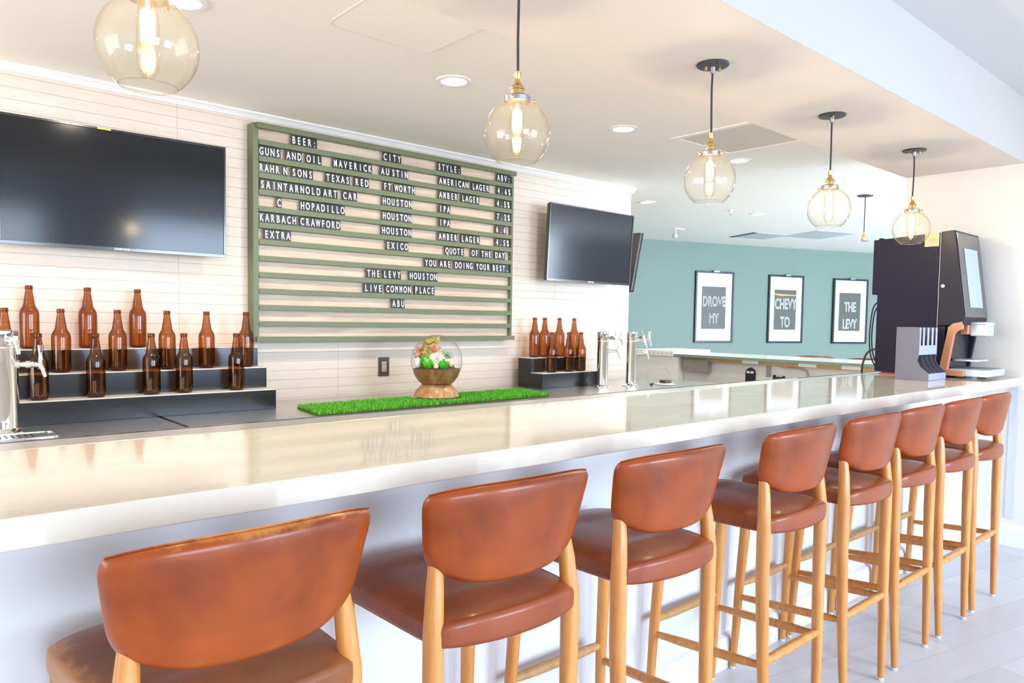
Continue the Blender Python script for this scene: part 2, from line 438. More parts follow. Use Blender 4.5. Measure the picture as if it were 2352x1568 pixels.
MB().lathe([(.035, 0), (.035, -.006), (.012, -.010), (.012, -.022), (.006, -.026), (.006, -.045)], 16).build('body', 'white', t)
MB().lathe([(.018, -.045), (.018, -.048)], 12).build('deflector', 'pewter', t)
t = thing('motion_sensor', 'small white ball sensor on a bracket under the ceiling, near the small television', 'sensor', (7.69, 5.57, ZC))
MB().box(-.10, .10, -.012, .012, -.008, 0).tube([(-.06, 0, -.005), (-.075, 0, -.07)], .006, 8).build('bracket', 'white', t)
MB().sphere((-.08, 0, -.095), .034).build('sensor_head', 'vent_grey', t)

# ------------------------------------------------------------------ bar
t = thing('bar_cabinet', 'long white panelled bar front under the quartz counter', 'bar', (0, 0, 0))
BX(-2.5, XE-.001, 1.60, 1.95, .0, 1.015).build('body', 'panel', t, smooth=False)
MB().prism([(1.60, 0), (1.573, 0), (1.573, .105), (1.58, .125), (1.60, .135)], 'x', -2.5, XE-.026).build('baseboard', 'panel', t, smooth=False)
t = thing('bar_counter', 'long polished cream quartz bar counter with a steel rear rail', 'counter', (0, 0, 0))
BX(-2.5, XE-.001, 1.323, 1.985, 1.0185, 1.07).build('quartz_top', 'quartz', t, bevel=.003)
BX(-2.5, 4.05, 1.9855, 2.10, 1.035, 1.0705).box(4.05, XE-.001, 1.9855, 2.075, 1.035, 1.0705).build('rear_rail', 'rail_steel', t, bevel=.003)
BX(4.051, XE-.001, 2.076, 2.088, 1.03, 1.072).box(-2.5, 4.05, 2.1005, 2.114, 1.03, 1.0716).build('rail_lip', 'dark_steel', t)

# back counter of stainless steel
t = thing('steel_counter', 'long stainless steel work counter along the back wall', 'counter', (0, 0, 0))
m = BX(-2.5, 1.083, 3.385, YW-.001, .845, ZS); m.build('worktop', 'steel', t, bevel=.0025)
BX(1.101, 4.32, 3.385, YW-.001, .845, ZS).build('worktop', 'steel', t, bevel=.0025)
BX(4.326, 5.38, 3.385, YW-.001, .845, ZS).build('worktop', 'steel', t, bevel=.0025)
BX(-2.45, 5.33, 3.43, YW-.002, .0, .8445).build('base', 'dark_steel', t, smooth=False)
BX(1.083, 1.101, 3.387, YW-.002, .846, .868).build('gap_strip', 'rubber', t)
t = thing('drip_tray', 'slotted steel drip tray in the counter below the left beer tower', 'drip tray', (.40, 3.525, ZS))
MB().prism(rrect(-.42, .19, -.075, .075, .03), 'z', .0003, .004).build('tray_plate', 'steel', t)
ring(rrect(-.43, .20, -.085, .085, .035), rrect(-.42, .19, -.075, .075, .03), .0003, .0065).build('tray_rim', 'chrome', t)
m = MB()
for i in range(24): m.box(-.40+i*.022, -.393+i*.022, -.045, .045, .0042, .0048)
m.build('slots', 'rubber', t)

# stepped display stands
def stand(name, label, x0, x1s, ys, zs, yb):
    t = thing(name, label, 'display stand', (0, 0, 0))
    zb = ZS+.0005
    for i in range(len(ys)):
        y0 = ys[i]; y1 = ys[i+1] if i+1 < len(ys) else yb
        BX(x0, x1s[i], y0, y1-.0005, zb, zs[i]-.005).build('riser', 'dark_steel', t, bevel=.0012)
        BX(x0+.0005, x1s[i]-.0005, y0+.001, y1-.001, zs[i]-.0049, zs[i]).build('step_top', 'top_reflection', t)
    return t
L1, L2, L3 = .9876, 1.1014, 1.2106
stand('bottle_stand', 'long dark three-step display stand holding the left bottles', -.25, (1.6912, 1.6912, 1.6912), (3.855, 3.98, 4.102), (L1, L2, L3), YW-.004)
R1, R2 = .993, 1.102
stand('bottle_stand', 'short dark two-step display stand holding the seven right bottles', 3.747, (4.345, 4.345), (3.89, 4.02), (R1, R2), 4.16)

# bottles ----------------------------------------------------------
def make_bottle():
    t = thing('beer_bottle', '', 'bottle')
    prof = [(.001, .004), (.033, .0025), (.0395, .006), (.0410, .014), (.0410, .160), (.0402, .173), (.0370, .186), (.0315, .196), (.0265, .204), (.0242, .213),
            (.0222, .228), (.0180, .258), (.0155, .276), (.0150, .2835), (.0172, .2855), (.0176, .291), (.0160, .294), (.0166, .2955), (.0166, .3015), (.0150, .3025), (.0115, .3020), (.0115, .285)]
    MB().lathe(prof, 28, caps=False).build('glass_body', 'bottle_glass', t, angle=60)
    MB().lathe([(.001, .0045), (.037, .0045), (.0392, .008), (.037, .0105), (.001, .0085)], 24, caps=False).build('glass_base', 'bottle_base', t)
    return t
simple('bottle_base', srgb(110, 74, 50), .25, coat=.4)
proto = make_bottle(); first = True
def place_bottle(x, y, z, label, group):
    global first
    if first: b = proto; first = False
    else: b = dup(proto)
    b.location = (x, y, z+.0005); b.rotation_euler = (0, 0, random.random()*6); b['label'] = label; b['group'] = group
G1 = 'brown bottles on the long left stand'; G2 = 'brown bottles on the short right stand'
for i, (r, l) in enumerate(zip((.1445, .2038, .259), ('leftmost', 'middle', 'rightmost'))):
    place_bottle(r*4.165, 4.165, L3, 'empty brown glass beer bottle, %s of three on the top step of the long stand' % l, G1)
for i, r in enumerate((.1205, .1756, .236, .2935, .3429, .396)):
    place_bottle(r*4.045, 4.045, L2, 'empty brown glass beer bottle, %s from left on the middle step of the long stand' % ORD[i+1], G1)
for i, r in enumerate((.1522, .2115, .2744, .314, .3825)):
    place_bottle(r*3.92, 3.92, L1, 'empty brown glass beer bottle, %s from left on the bottom step of the long stand' % ORD[i+1], G1)
for i, r in enumerate((.941, .9668, 1.0063, 1.0471)):
    place_bottle(r*4.085, 4.085, R2, 'empty brown glass beer bottle, %s from left on the upper step of the short stand' % ORD[i+1], G2)
for i, r in enumerate((.987, 1.0332, 1.0672)):
    place_bottle(r*3.955, 3.955, R1, 'empty brown glass beer bottle, %s from left on the lower step of the short stand' % ORD[i+1], G2)

# ------------------------------------------------------------------ grass mat and terrarium
t = thing('grass_mat', 'strip of bright green artificial grass on the steel counter under the terrarium', 'grass mat', (0, 0, ZS))
C4 = [Vector((1.727, 3.41)), Vector((3.407, 3.468)), Vector((3.486, 3.868)), Vector((1.786, 3.794))]
MB().prism([tuple(c) for c in C4], 'z', .0005, .008).build('backing', 'moss_dark', t)
def grass_blades():
    rnd = random.Random(3); vs = []; fs = []
    for i in range(26000):
        u, v = rnd.random(), rnd.random()
        p = (C4[0]*(1-u)+C4[1]*u)*(1-v) + (C4[3]*(1-u)+C4[2]*u)*v
        if math.hypot(p.x-2.655, p.y-3.70) < .160: continue
        a = rnd.random()*6.283; h = .014+rnd.random()*.013; w = .0012+rnd.random()*.0009; ln = rnd.uniform(.002, .011); b = rnd.random()*6.283
        dx, dy = math.cos(a)*w, math.sin(a)*w; lx, ly = math.cos(b)*ln, math.sin(b)*ln
        o = len(vs)
        vs += [(p.x-dx, p.y-dy, .006), (p.x+dx, p.y+dy, .006), (p.x+dx*.8+lx*.4, p.y+dy*.8+ly*.4, .006+h*.6), (p.x-dx*.8+lx*.4, p.y-dy*.8+ly*.4, .006+h*.6), (p.x+lx, p.y+ly, .006+h)]
        fs += [(o, o+1, o+2, o+3), (o+3, o+2, o+4)]
    me = bpy.data.meshes.new('grass_blades'); me.from_pydata(vs, [], fs); me.materials.append(MATS['grass'])
    o = bpy.data.objects.new('grass_blades', me); COL.objects.link(o); o['kind'] = 'stuff'; return o
grass_blades().parent = t

TX, TY, TZ = 2.655, 3.70, ZS+.024
t = thing('terrarium', 'glass globe terrarium on a turned wooden bowl, standing on the artificial grass', 'terrarium', (TX, TY, TZ))
K = .150
MB().lathe([(.001, 0), (.140, 0), (.143, .004), (.128, .035), (.105, .062), (.088, .078), (.001, .078)], 48, caps=False).build('wooden_foot', 'bowl_base', t, angle=50)
MB().lathe([(.001, .079), (.090, .079), (.108, .092), (.135, .130), (.148, .168), (.150, .172), (.143, .172), (.128, .150), (.001, .145)], 48, caps=False).build('wooden_bowl', 'bowl_wood', t, angle=50)
CZ = .223
MB().lathe([(.159*math.cos(a), CZ+.159*math.sin(a)) for a in [math.radians(d) for d in range(-19, 90, 5)]+[math.radians(89.5)]], 48, caps=False).build('glass_dome', 'dome_glass', t, angle=80)
MB().lathe([(.001, .190), (.05, .192), (.10, .184), (.135, .172), (.140, .150), (.001, .146)], 32, caps=False).build('soil', 'soil', t)
def blob(c, r, sc_=(1,1,1), seed=0, amp=.18, seg=20, rings=12):
    m = MB().sphere(c, r, seg, rings, sc_); rnd = random.Random(seed); c = Vector(c)
    m.v = [tuple(c+(Vector(v)-c)*(1+amp*(rnd.random()-.5)*2)) for v in m.v]; return m
VR = Vector((.749, -.663, 0)); VC = Vector((-.663, -.749, 0))
def VP(r_, c_, z): return tuple(VR*r_+VC*c_+Vector((0, 0, z)))
for i, (a, b_, z, r_) in enumerate(((-.062, .070, .222, .030), (-.040, .100, .205, .028), (.050, .095, .205, .028), (-.078, .055, .205, .024))):
    blob(VP(a, b_, z), r_, seed=i, amp=.26, seg=30, rings=20).build('moss_ball', 'moss', t)
blob(VP(0, 0, .185), .11, (1, 1, .35), 9, .1).build('moss_mound', 'moss_dark', t)
def rosette(c, n, r, tilt, mat, name, w=.34, up=.5):
    m = MB(); c = Vector(c)
    ax = Vector(tilt).normalized(); q = Vector((0,0,1)).rotation_difference(ax).to_matrix()
    for lay in range(n):
        k = 6+lay*2 if lay < 5 else 15; e = math.radians(80-lay*(80/n)); L = r*(.35+.65*lay/(n-1))
        for j in range(k):
            a = 2*PI*(j+.5*(lay % 2))/k
            d = Vector((math.cos(a)*math.cos(e), math.sin(a)*math.cos(e), math.sin(e))); sd = Vector((-math.sin(a), math.cos(a), 0)); nn = d.cross(sd)
            W = L*w
            pts = [d*L*.1-sd*W*.25, d*L*.1+sd*W*.25, d*L*.62+sd*W*.5-nn*W*.12, d*L+nn*W*-.15, d*L*.62-sd*W*.5-nn*W*.12, d*L*.5+nn*W*.28]
            m.add([c+q @ p for p in pts], [(0,1,5), (1,2,5), (2,3,5), (3,4,5), (4,0,5), (0,4,3,2,1)])
    return m.build(name, mat, t, smooth=False)
rosette(VP(.008, .075, .232), 7, .058, tuple(VC*.75+Vector((0, 0, .6))), 'succulent', 'silver_rosette')
rosette(VP(.062, .01, .252), 6, .050, tuple(VC*.5+VR*.3+Vector((0, 0, .8))), 'succulent_green', 'green_rosette')
def leaf(m, base, tip, width, bend):
    b = Vector(base); p = Vector(tip); d = p-b; s = d.cross(Vector(bend)).normalized()*width; n = Vector(bend).normalized()*width*.5
    rows = []
    for k in range(6):
        u = k/5; w = math.sin(PI*min(1, u*.92+.06))**.8; c = b+d*u+n*math.sin(PI*u)*.8
        rows.append((c-s*w+n*.35*w, c-n*.25*w, c+s*w+n*.35*w))
    vs = [v for r in rows for v in r]
    fs = [(i*3+j, i*3+j+1, i*3+j+4, i*3+j+3) for i in range(5) for j in range(2)]
    m.add(vs, fs)
def leaves(mat, name, n, cs, r0, r1, seed):
    rnd = random.Random(seed); m = MB()
    for i in range(n):
        c = Vector(cs[i % len(cs)]); a = rnd.random()*6.28; e = rnd.uniform(-.5, 1.3); L = rnd.uniform(r0, r1)
        d = Vector((math.cos(a)*math.cos(e), math.sin(a)*math.cos(e), math.sin(e)))
        tip = c+d*L; v = Vector((tip.x, tip.y, tip.z-CZ))
        if v.length > .148: tip = Vector((v.x*.148/v.length, v.y*.148/v.length, CZ+v.z*.148/v.length))
        leaf(m, c, tip, L*.22, VC*1.0+Vector((rnd.uniform(-.6, .6), rnd.uniform(-.6, .6), rnd.uniform(-.3, .8))))
    return m.build(name, mat, t)
leaves('leaf_pink', 'pink_foliage', 34, [VP(-.095, .03, .275), VP(-.045, .045, .285), VP(-.105, .02, .235), VP(-.015, .04, .290), VP(-.080, .03, .305)], .035, .065, 4)
leaves('leaf_olive', 'olive_foliage', 36, [VP(-.055, .02, .320), VP(-.020, .02, .345), VP(-.085, .02, .265), VP(-.050, .05, .262), VP(-.005, .0, .325)], .035, .065, 8)
MB().tube([VP(-.03, 0, .18), VP(-.045, .01, .23), VP(-.04, .02, .29), VP(-.02, .02, .335)], .004, 8).tube([VP(-.03, 0, .19), VP(-.075, .01, .22), VP(-.09, .02, .26)], .004, 8).build('stem', 'leaf_olive', t)
MB().sphere(VP(.010, .128, .192), .015, sc_=(1.2, .8, .8)).build('pebble', 'pebble', t)
MB().sphere(VP(.092, .06, .212), .020, sc_=(.9, .8, 1.3)).build('pebble', 'pebble', t)
MB().sphere(VP(-.108, .065, .212), .026, sc_=(.9, .8, 1.3)).build('pebble', 'pebble_white', t)

# ------------------------------------------------------------------ outlet
t = thing('wall_outlet', 'dark metal wall outlet on the plank wall left of the terrarium', 'outlet', (2.607, YW, 1.06))
BX(-.0415, .0415, -.007, -.0003, -.063, .063).build('cover_plate', 'outlet_metal', t, bevel=.003)
BX(-.018, .018, -.010, -.0072, -.034, .034).build('receptacle', 'outlet_face', t, bevel=.002)
m = MB()
for z in (-.018, .018):
    m.box(-.008, -.005, -.0106, -.0101, z-.005, z+.005).box(.005, .008, -.0106, -.0101, z-.005, z+.005).box(-.002, .002, -.0106, -.0101, z-.011, z-.008)
m.build('slots', 'rubber', t)

# ------------------------------------------------------------------ televisions
def television(label, loc, w, h, tilt, rz=0, brand=True, led=True, reach=.18):
    t = thing('mounted_television', label, 'television', loc, rz); t.rotation_euler = (tilt, 0, rz)
    b = .011
    # bezel frame facing -Y
    m = MB().box(-w/2, w/2, -.012, 0, -h/2, -h/2+.018).box(-w/2, w/2, -.012, 0, h/2-b, h/2).box(-w/2, -w/2+b, -.012, 0, -h/2+.018, h/2-b).box(w/2-b, w/2, -.012, 0, -h/2+.018, h/2-b)
    m.build('bezel', 'bezel', t, bevel=.0015)
    BX(-w/2+b, w/2-b, -.007, -.001, -h/2+.018, h/2-b).build('screen', 'tv_screen', t, smooth=False)
    BX(-w/2+.004, w/2-.004, .0005, .028, -h/2+.004, h/2-.004).box(-w*.3, w*.3, .028, .05, -h*.36, h*.30).build('back_cover', 'tv_back', t, bevel=.004)
    if brand: glyph('SAMSUNG', 'letter_white', 'brand_lettering', .0135, .0003, 1.15, .0002, t, Matrix.Translation((0, -.0126, -h/2+.005)) @ FACE_Y)
    if led: MB().sphere((w*.31, -.004, -h/2-.001), .004, 8, 6).build('standby_light', 'led_red', t)
    BX(-.06, .06, .045, reach, -.06, .06).build('wall_bracket', 'tv_back', t)
    return t
tvb = television('large wall television left of the menu board, reflecting the pendants', (.995, 4.112, 2.0), 1.03, .598, math.radians(1), math.radians(-1.5), reach=.118)
BX(-.105, -.045, -.0127, -.0121, .2895, .2975).build('bezel_reflection', 'reflection_yellow', tvb, smooth=False)  # yellow reflection on the bezel, painted as a flat strip
television('smaller wall television on the plank wall right of the menu board', (4.425, 4.05, 1.985), 1.0, .59, math.radians(3), math.radians(.5))
tv3 = television('television seen edge-on from behind, hanging on the end of the plank wall', (5.34, 4.36, 1.925), .98, .56, 0, 0, False, False, .20)
tv3.matrix_world = Matrix.Translation((5.352, 4.81, 1.93)) @ Matrix.Rotation(math.radians(90), 4, 'Z') @ Matrix.Rotation(math.radians(13), 4, 'X')
t = tv3

# ------------------------------------------------------------------ menu board
t = thing('menu_board', 'large green framed letter board listing beers on the plank wall', 'menu board', (0, 0, 0))
BX(1.70, 3.672, 4.19, YW-.001, 1.24, 2.482).build('backing_board', 'board_wood', t, smooth=False)
BX(1.690, 1.722, 4.155, YW-.001, 1.237, 2.483).build('side_frame', 'board_green', t, bevel=.0015)
BX(3.655, 3.672, 4.155, YW-.001, 1.266, 2.452).build('side_frame', 'board_green', t, bevel=.0015)
BX(1.707, 3.682, 4.135, 4.1545, 2.453, 2.485).build('top_frame', 'board_green', t, bevel=.0015)
BX(1.702, 3.684, 4.135, 4.1545, 1.235, 1.265).build('bottom_frame', 'board_green', t, bevel=.0015)
RT = [2.394-.09445*k for k in range(12)]
for k, z in enumerate(RT):
    MB().box(1.723, 3.662, 4.150, 4.156, z-.0305, z).box(1.723, 3.6545, 4.156, 4.1895, z-.0305, z-.012).build('rail', 'board_green', t, bevel=.0008)
WORDS = {0: [('BEER:', 1.922, .0332), ('CITY', 2.546, .0357), ('STYLE:', 2.978, .0339), ('ABV:', 3.511, .0339)],
1: [('GUNS', 1.726, .033), ('AND', 1.888, .0343), ('OIL', 2.015, .0347), ('MAVERICK', 2.193, .0345), ('AU', 2.528, .036), ('STIN', 2.611, .0331), ('AMERICAN', 2.991, .0326), ('LAGER', 3.279, .0325), ('4.6%', 3.513, .0347)],
2: [('RAHR', 1.724, .0326), ('N', 1.869, .0348), ('SONS', 1.923, .0349), ('TEXAS', 2.143, .0335), ('RED', 2.341, .0349), ('FT', 2.549, .0334), ('WORTH', 2.635, .033), ('AMBER', 2.991, .0328), ('LAGER', 3.187, .0326), ('4.5%', 3.508, .0343)],
3: [('SAINTARNOLD', 1.73, .0349), ('ART', 2.124, .0338), ('CAR', 2.258, .0349), ('HOUSTON', 2.542, .0338), ('IPA', 2.992, .0335), ('7.2%', 3.51, .0347)],
4: [('C', 1.831, .0335), ('HOPADILLO', 1.977, .0332), ('HOUSTON', 2.543, .0331), ('IPA', 2.995, .0326), ('6.6', 3.503, .0362)],
5: [('KARBACH', 1.725, .0332), ('CRAWFORD', 1.976, .0337), ('HOUSTON', 2.538, .034), ('AMBER', 2.99, .0332), ('LAGER', 3.186, .0346), ('4.5%', 3.505, .0347)],
6: [('EXTRA', 1.755, .0331), ('EXICO', 2.574, .0347), ('QUOTE', 3.05, .0332), ('OF', 3.282, .0335), ('THE', 3.37, .0336), ('DAY', 3.5, .0337)],
7: [('YOU', 2.878, .0339), ('ARE', 3.0, .0341), ('DOING', 3.133, .0331), ('YOUR', 3.322, .0339), ('BEST.', 3.476, .0328)],
8: [('THE', 2.43, .0345), ('LEVY', 2.551, .0351), ('HOUSTON', 2.755, .0333)],
9: [('LIVE', 2.412, .0338), ('COMMON', 2.572, .0337), ('PLACE', 2.796, .0337)],
10: [('ABU', 2.62, .0341)]}
tile_me = None
NAMES = {'.': 'full stop', ':': 'colon', '%': 'percent sign'}
for k, ws in WORDS.items():
    idx = 0; total = sum(len(w[0]) for w in ws)
    for w, x0, pitch in ws:
        for j, ch in enumerate(w):
            idx += 1
            lab = 'black letter tile with white %s, %s from left in the menu board\'s %s row' % (NAMES.get(ch, ch), ordn(idx), ORD[k+1])
            e = thing('letter_tile', lab, 'letter tile', (x0+pitch*(j+.5), 4.1605, RT[k]-.010), group='letter tiles on the menu board')
            e.rotation_euler = (math.radians(random.uniform(-.6, .2)-3), random.uniform(-.006, .006), 0)
            if tile_me is None:
                tm = MB().box(-.0160, .0160, 0, .002, 0, .0705).build('plate', 'tile_black', e, smooth=False); tile_me = tm.data
            else:
                tm = bpy.data.objects.new('plate', tile_me); COL.objects.link(tm); tm.parent = e
            glyph(ch, 'letter_white', 'character', .061, .0004, .58 if ch not in 'MW%' else .47, .0009, e, Matrix.Translation((0, -.0006, .0205)) @ FACE_Y)

# ------------------------------------------------------------------ pendants
def make_pendant():
    t = thing('globe_pendant', '', 'pendant lamp', (0, 0, ZB), group='globe pendants over the bar')
    c = MB().lathe([(.001, -.001), (.062, -.001), (.064, -.004), (.060, -.008), (.02, -.012), (.001, -.012)], 36, caps=False).build('canopy', 'canopy_metal', t)
    MB().lathe([(.0005, -.026), (.005, -.026), (.0055, -.012), (.0005, -.011)], 12, c=(-.026, -.012, 0), caps=False).lathe([(.0005, -.026), (.005, -.026), (.0055, -.012), (.0005, -.011)], 12, c=(.026, .012, 0), caps=False).build('canopy_screw', 'brass', c)
    MB().lathe([(.011, -.010), (.0095, -.034), (.006, -.038), (.0035, -.038)], 16, caps=False).build('strain_relief', 'pewter', t)
    MB().tube([(0, 0, -.034), (.002, 0, -.09), (.001, .001, -.17), (-.001, 0, -.262), (-.003, 0, -.268)], .0042, 10).build('cord', 'cord', t)
    z = -.266
    MB().lathe([(.001, z), (.009, z), (.009, z-.020), (.0075, z-.023), (.0085, z-.026), (.010, z-.034), (.019, z-.044), (.0215, z-.048), (.0215, z-.053), (.019, z-.055), (.0195, z-.074), (.0205, z-.078), (.001, z-.078)], 24, caps=False).build('brass_socket', 'brass', t, angle=40)
    g = -.338
    MB().lathe([(.018, g), (.036, g-.001), (.0405, g-.005), (.0405, g-.020), (.038, g-.0205), (.038, g-.006), (.018, g-.004)], 32, caps=False).build('collar', 'pewter', t, angle=40)
    for i in range(3):
        a = .5+i*2.094
        M = Matrix.Translation((0, 0, g-.013)) @ Matrix.Rotation(a, 4, 'Z') @ Matrix.Rotation(PI/2, 4, 'Y')
        MB().lathe([(.001, .038), (.0028, .038), (.0028, .050), (.006, .051), (.006, .056), (.001, .057)], 12, caps=False, M=M).build('thumb_screw', 'copper_screw', t)
    R = .1005; cz = -.453
    pr = [(.0345, g-.010), (.0345, g-.018)]
    for d in range(70, -56, -5):
        a = math.radians(d); pr.append((R*math.cos(a), cz+.103*math.sin(a)))
    MB().lathe(pr, 56, caps=False).build('glass_globe', 'globe_glass', t, angle=80)
    rr, rz_ = pr[-1]
    MB().tube([(rr*math.cos(a), rr*math.sin(a), rz_) for a in [2*PI*i/48 for i in range(49)]], .0009, 6, False).build('glass_rim', 'rim_glass', t)
    b = -.349
    bulb = MB().lathe([(.012, b), (.0135, b-.012), (.017, b-.024), (.021, b-.040), (.0225, b-.060), (.0225, b-.130), (.020, b-.155), (.013, b-.168), (.0005, b-.172)], 28, caps=False).build('bulb', 'bulb_glass', t, angle=80)
    m = MB()
    for i in range(10):
        a = 2*PI*i/10
        m.tube([(.010*math.cos(a), .010*math.sin(a), b-.032), (.0125*math.cos(a), .0125*math.sin(a), b-.045), (.0125*math.cos(a), .0125*math.sin(a), b-.080), (.0100*math.cos(a), .0100*math.sin(a), b-.094)], .0026, 6)
    m.build('filament_glow', 'filament_glow', bulb)
    m = MB()
    for i in range(9):
        a = 2*PI*i/9
        m.tube([(.0130*math.cos(a), .0130*math.sin(a), b-.116), (.0115*math.cos(a), .0115*math.sin(a), b-.134), (.0080*math.cos(a), .0080*math.sin(a), b-.156)], .0011, 5)
    m.build('filament_glow', 'filament_reflection', bulb)  # lower fan: reflection of the filament, built as dimmer glowing wires
    MB().tube([(0, 0, b-.094), (.001, 0, b-.105), (0, 0, b-.118)], .0012, 6).build('filament_link', 'filament_reflection', bulb)
    MB().lathe([(.001, b-.01), (.004, b-.012), (.003, b-.034), (.001, b-.036)], 8, caps=False).build('glass_stem', 'letter_white', bulb)
    return t
simple('rim_glass', (.30, .27, .2), .1)
pp = make_pendant()
def bulb_light(x, y, z, e):
    ld = bpy.data.lights.new('bulb_light', 'POINT'); ld.energy = e; ld.color = (1, .80, .58); ld.shadow_soft_size = .011
    lo = bpy.data.objects.new('bulb_light', ld); COL.objects.link(lo); lo.location = (x, y, z); return lo
for i, (x, l) in enumerate(((.467, 'nearest clear glass globe pendant, cut off by the top of the photo'), (1.512, 'clear glass globe pendant hanging in front of the right end of the menu board'),
                (2.541, 'clear glass globe pendant in the middle of the row of five'), (3.563, 'clear glass globe pendant second from the right over the bar'),
                (4.60, 'farthest clear glass globe pendant, hanging in front of the coffee machine'))):
    p = pp if i == 0 else dup(pp)
    p.location = (x, 1.70, ZB); p['label'] = l; p.rotation_euler = (0, 0, i*1.1)
    bulb_light(x, 1.70, ZB-.412, 9.0)
t = thing('bare_pendant', 'pendant cord with brass socket and no globe, in front of the green wall', 'pendant lamp', (6.84, 2.93, ZC))
MB().lathe([(.001, -.001), (.066, -.001), (.064, -.008), (.001, -.012)], 28, caps=False).build('canopy', 'canopy_metal', t)
MB().tube([(0, 0, -.01), (.003, 0, -.1), (0, 0, -.335)], .0042, 8).build('cord', 'cord', t)
MB().lathe([(.001, -.325), (.009, -.325), (.009, -.348), (.019, -.368), (.0215, -.375), (.0195, -.40), (.001, -.402)], 20, caps=False).build('brass_socket', 'brass', t)
MB().lathe([(.018, -.400), (.040, -.402), (.042, -.412), (.038, -.412)], 24, caps=False).build('collar', 'pewter', t)

# ------------------------------------------------------------------ bar stools
def pillow(nu, nv, fn):
    """closed cushion: fn(u,v,side) -> point, u,v in [-1,1], side +1/-1"""
    m = MB(); vs = []
    def idx(i, j, s): return (i*(nv+1)+j)*2+s
    for i in range(nu+1):
        for j in range(nv+1):
            for s in (0, 1): vs.append(fn(-1+2*i/nu, -1+2*j/nv, 1 if s else -1))
    fs = []
    for i in range(nu):
        for j in range(nv):
            fs.append((idx(i, j, 0), idx(i+1, j, 0), idx(i+1, j+1, 0), idx(i, j+1, 0)))
            fs.append((idx(i, j, 1), idx(i, j+1, 1), idx(i+1, j+1, 1), idx(i+1, j, 1)))
    for i in range(nu):
        fs.append((idx(i, 0, 0), idx(i, 0, 1), idx(i+1, 0, 1), idx(i+1, 0, 0))); fs.append((idx(i, nv, 0), idx(i+1, nv, 0), idx(i+1, nv, 1), idx(i, nv, 1)))
    for j in range(nv):
        fs.append((idx(0, j, 0), idx(0, j+1, 0), idx(0, j+1, 1), idx(0, j, 1))); fs.append((idx(nu, j, 0), idx(nu, j, 1), idx(nu, j+1, 1), idx(nu, j+1, 0)))
    return m.add(vs, fs)
def rem(a, k=1.6):
    # denser samples toward the ends
    s = 1 if a >= 0 else -1; return s*(1-(1-abs(a))**k)
def back_fn(u, v, s):
    u = rem(u); v = rem(v)
    au, av = abs(u)**6, abs(v)**6
    uu = u*(1-.052*av); vv = v*(1-.085*au)
    w = .197+.026*(vv+1)/2
    x = uu*w
    top = 1.062-.010*uu*uu; bot = .852+.046*abs(uu)**3.4
    z = bot+(top-bot)*(vv+1)/2
    yc = -.014-.034*(vv+1)/2+.050*(uu*uu)       # negative = toward the guest's back
    th = .0200*((1-abs(u)**12)*(1-abs(v)**12))**.5+.0015
    return (x, yc+s*th, z)
def seat_fn(u, v, s):
    # v=-1 rear (toward camera), v=+1 front
    u = rem(u); v = rem(v)
    w = .190+.022*(v+1)/2
    c = 1-.05*abs(v)**8
    x = u*w*c
    y = .203+.215*v*(1-.04*abs(u)**8)
    if v < 0: y -= .030*(1-u*u)*abs(v)**3
    if v > 0: y += .012*(1-u*u)*abs(v)**3
    if s > 0: z = .800+.014*(1-u*u)*(1-v*v*.5)-.010*(1-abs(u))*(abs(v)<.5)-.016*(abs(u)**8+abs(v)**8)*.7
    else: z = .738+.004*(abs(u)**2)
    return (x, y, z)
RZ = 0.0
def make_stool(leather, seat):
    t = thing('bar_stool', '', 'bar stool', (0, 0, 0), group='leather bar stools along the bar')
    # local origin: centre of rear feet line, +Y toward the bar
    pillow(22, 20, back_fn).build('backrest', leather, t, angle=80, sub=1)
    pillow(20, 20, seat_fn).build('seat', seat, t, angle=60, sub=1)
    # piping seam round the top edge of the backrest
    def seam():
        m = MB(); pts = []
        for i in range(41):
            u = -1+2*i/40; p = back_fn(max(-.985, min(.985, u)), 1, 1); pts.append((p[0], p[1]-.0185*0-.002, p[2]+.0012))
        return m.tube(pts, .0016, 6)
    seam().build('seam', leather, t)
    for s in (-1, 1):
        # rear leg runs up behind the backrest
        pts = [(s*.164, 0, .012), (s*.170, .004, .15), (s*.178, .010, .335), (s*.185, .016, .60), (s*.185, .016, .76), (s*.178, .022, .85), (s*.173, .027, .895), (s*.170, .022, .935)]
        lg = MB().tube(pts, [.0125, .0155, .0185, .0210, .0212, .0185, .0160, .010], 16).build('leg', 'beech', t, angle=50)
        MB().lathe([(.001, 0), (.009, 0), (.0115, .004), (.0115, .012), (.001, .012)], 14, c=(s*.164, 0, 0), caps=False).build('foot_glide', 'glide', lg)
        pts = [(s*.198, .428, .012), (s*.195, .421, .15), (s*.190, .414, .34), (s*.182, .398, .60), (s*.180, .392, .745)]
        lg = MB().tube(pts, [.0125, .0155, .0180, .0205, .0205], 16).build('leg', 'beech', t, angle=50)
        MB().lathe([(.001, 0), (.009, 0), (.0115, .004), (.0115, .012), (.001, .012)], 14, c=(s*.198, .428, 0), caps=False).build('foot_glide', 'glide', lg)
        MB().tube([(s*.178, .012, .325), (s*.183, .10, .318), (s*.187, .30, .303), (s*.191, .414, .296)], [.0105, .0148, .0148, .0105], 12).build('side_rung', 'beech', t, angle=50)
    MB().tube([(-.176, .008, .337), (-.08, .008, .337), (.08, .008, .337), (.176, .008, .337)], [.0115, .0158, .0158, .0115], 12).build('rear_rung', 'beech', t, angle=50)
    MB().tube([(-.188, .414, .345), (-.09, .414, .345), (.09, .414, .345), (.188, .414, .345)], [.0115, .0158, .0158, .0115], 12).build('foot_rest', 'worn_wood', t, angle=50)
    return t
s0 = make_stool('leather', 'leather_seat')
s1 = make_stool('leather_worn', 'leather_worn_seat')
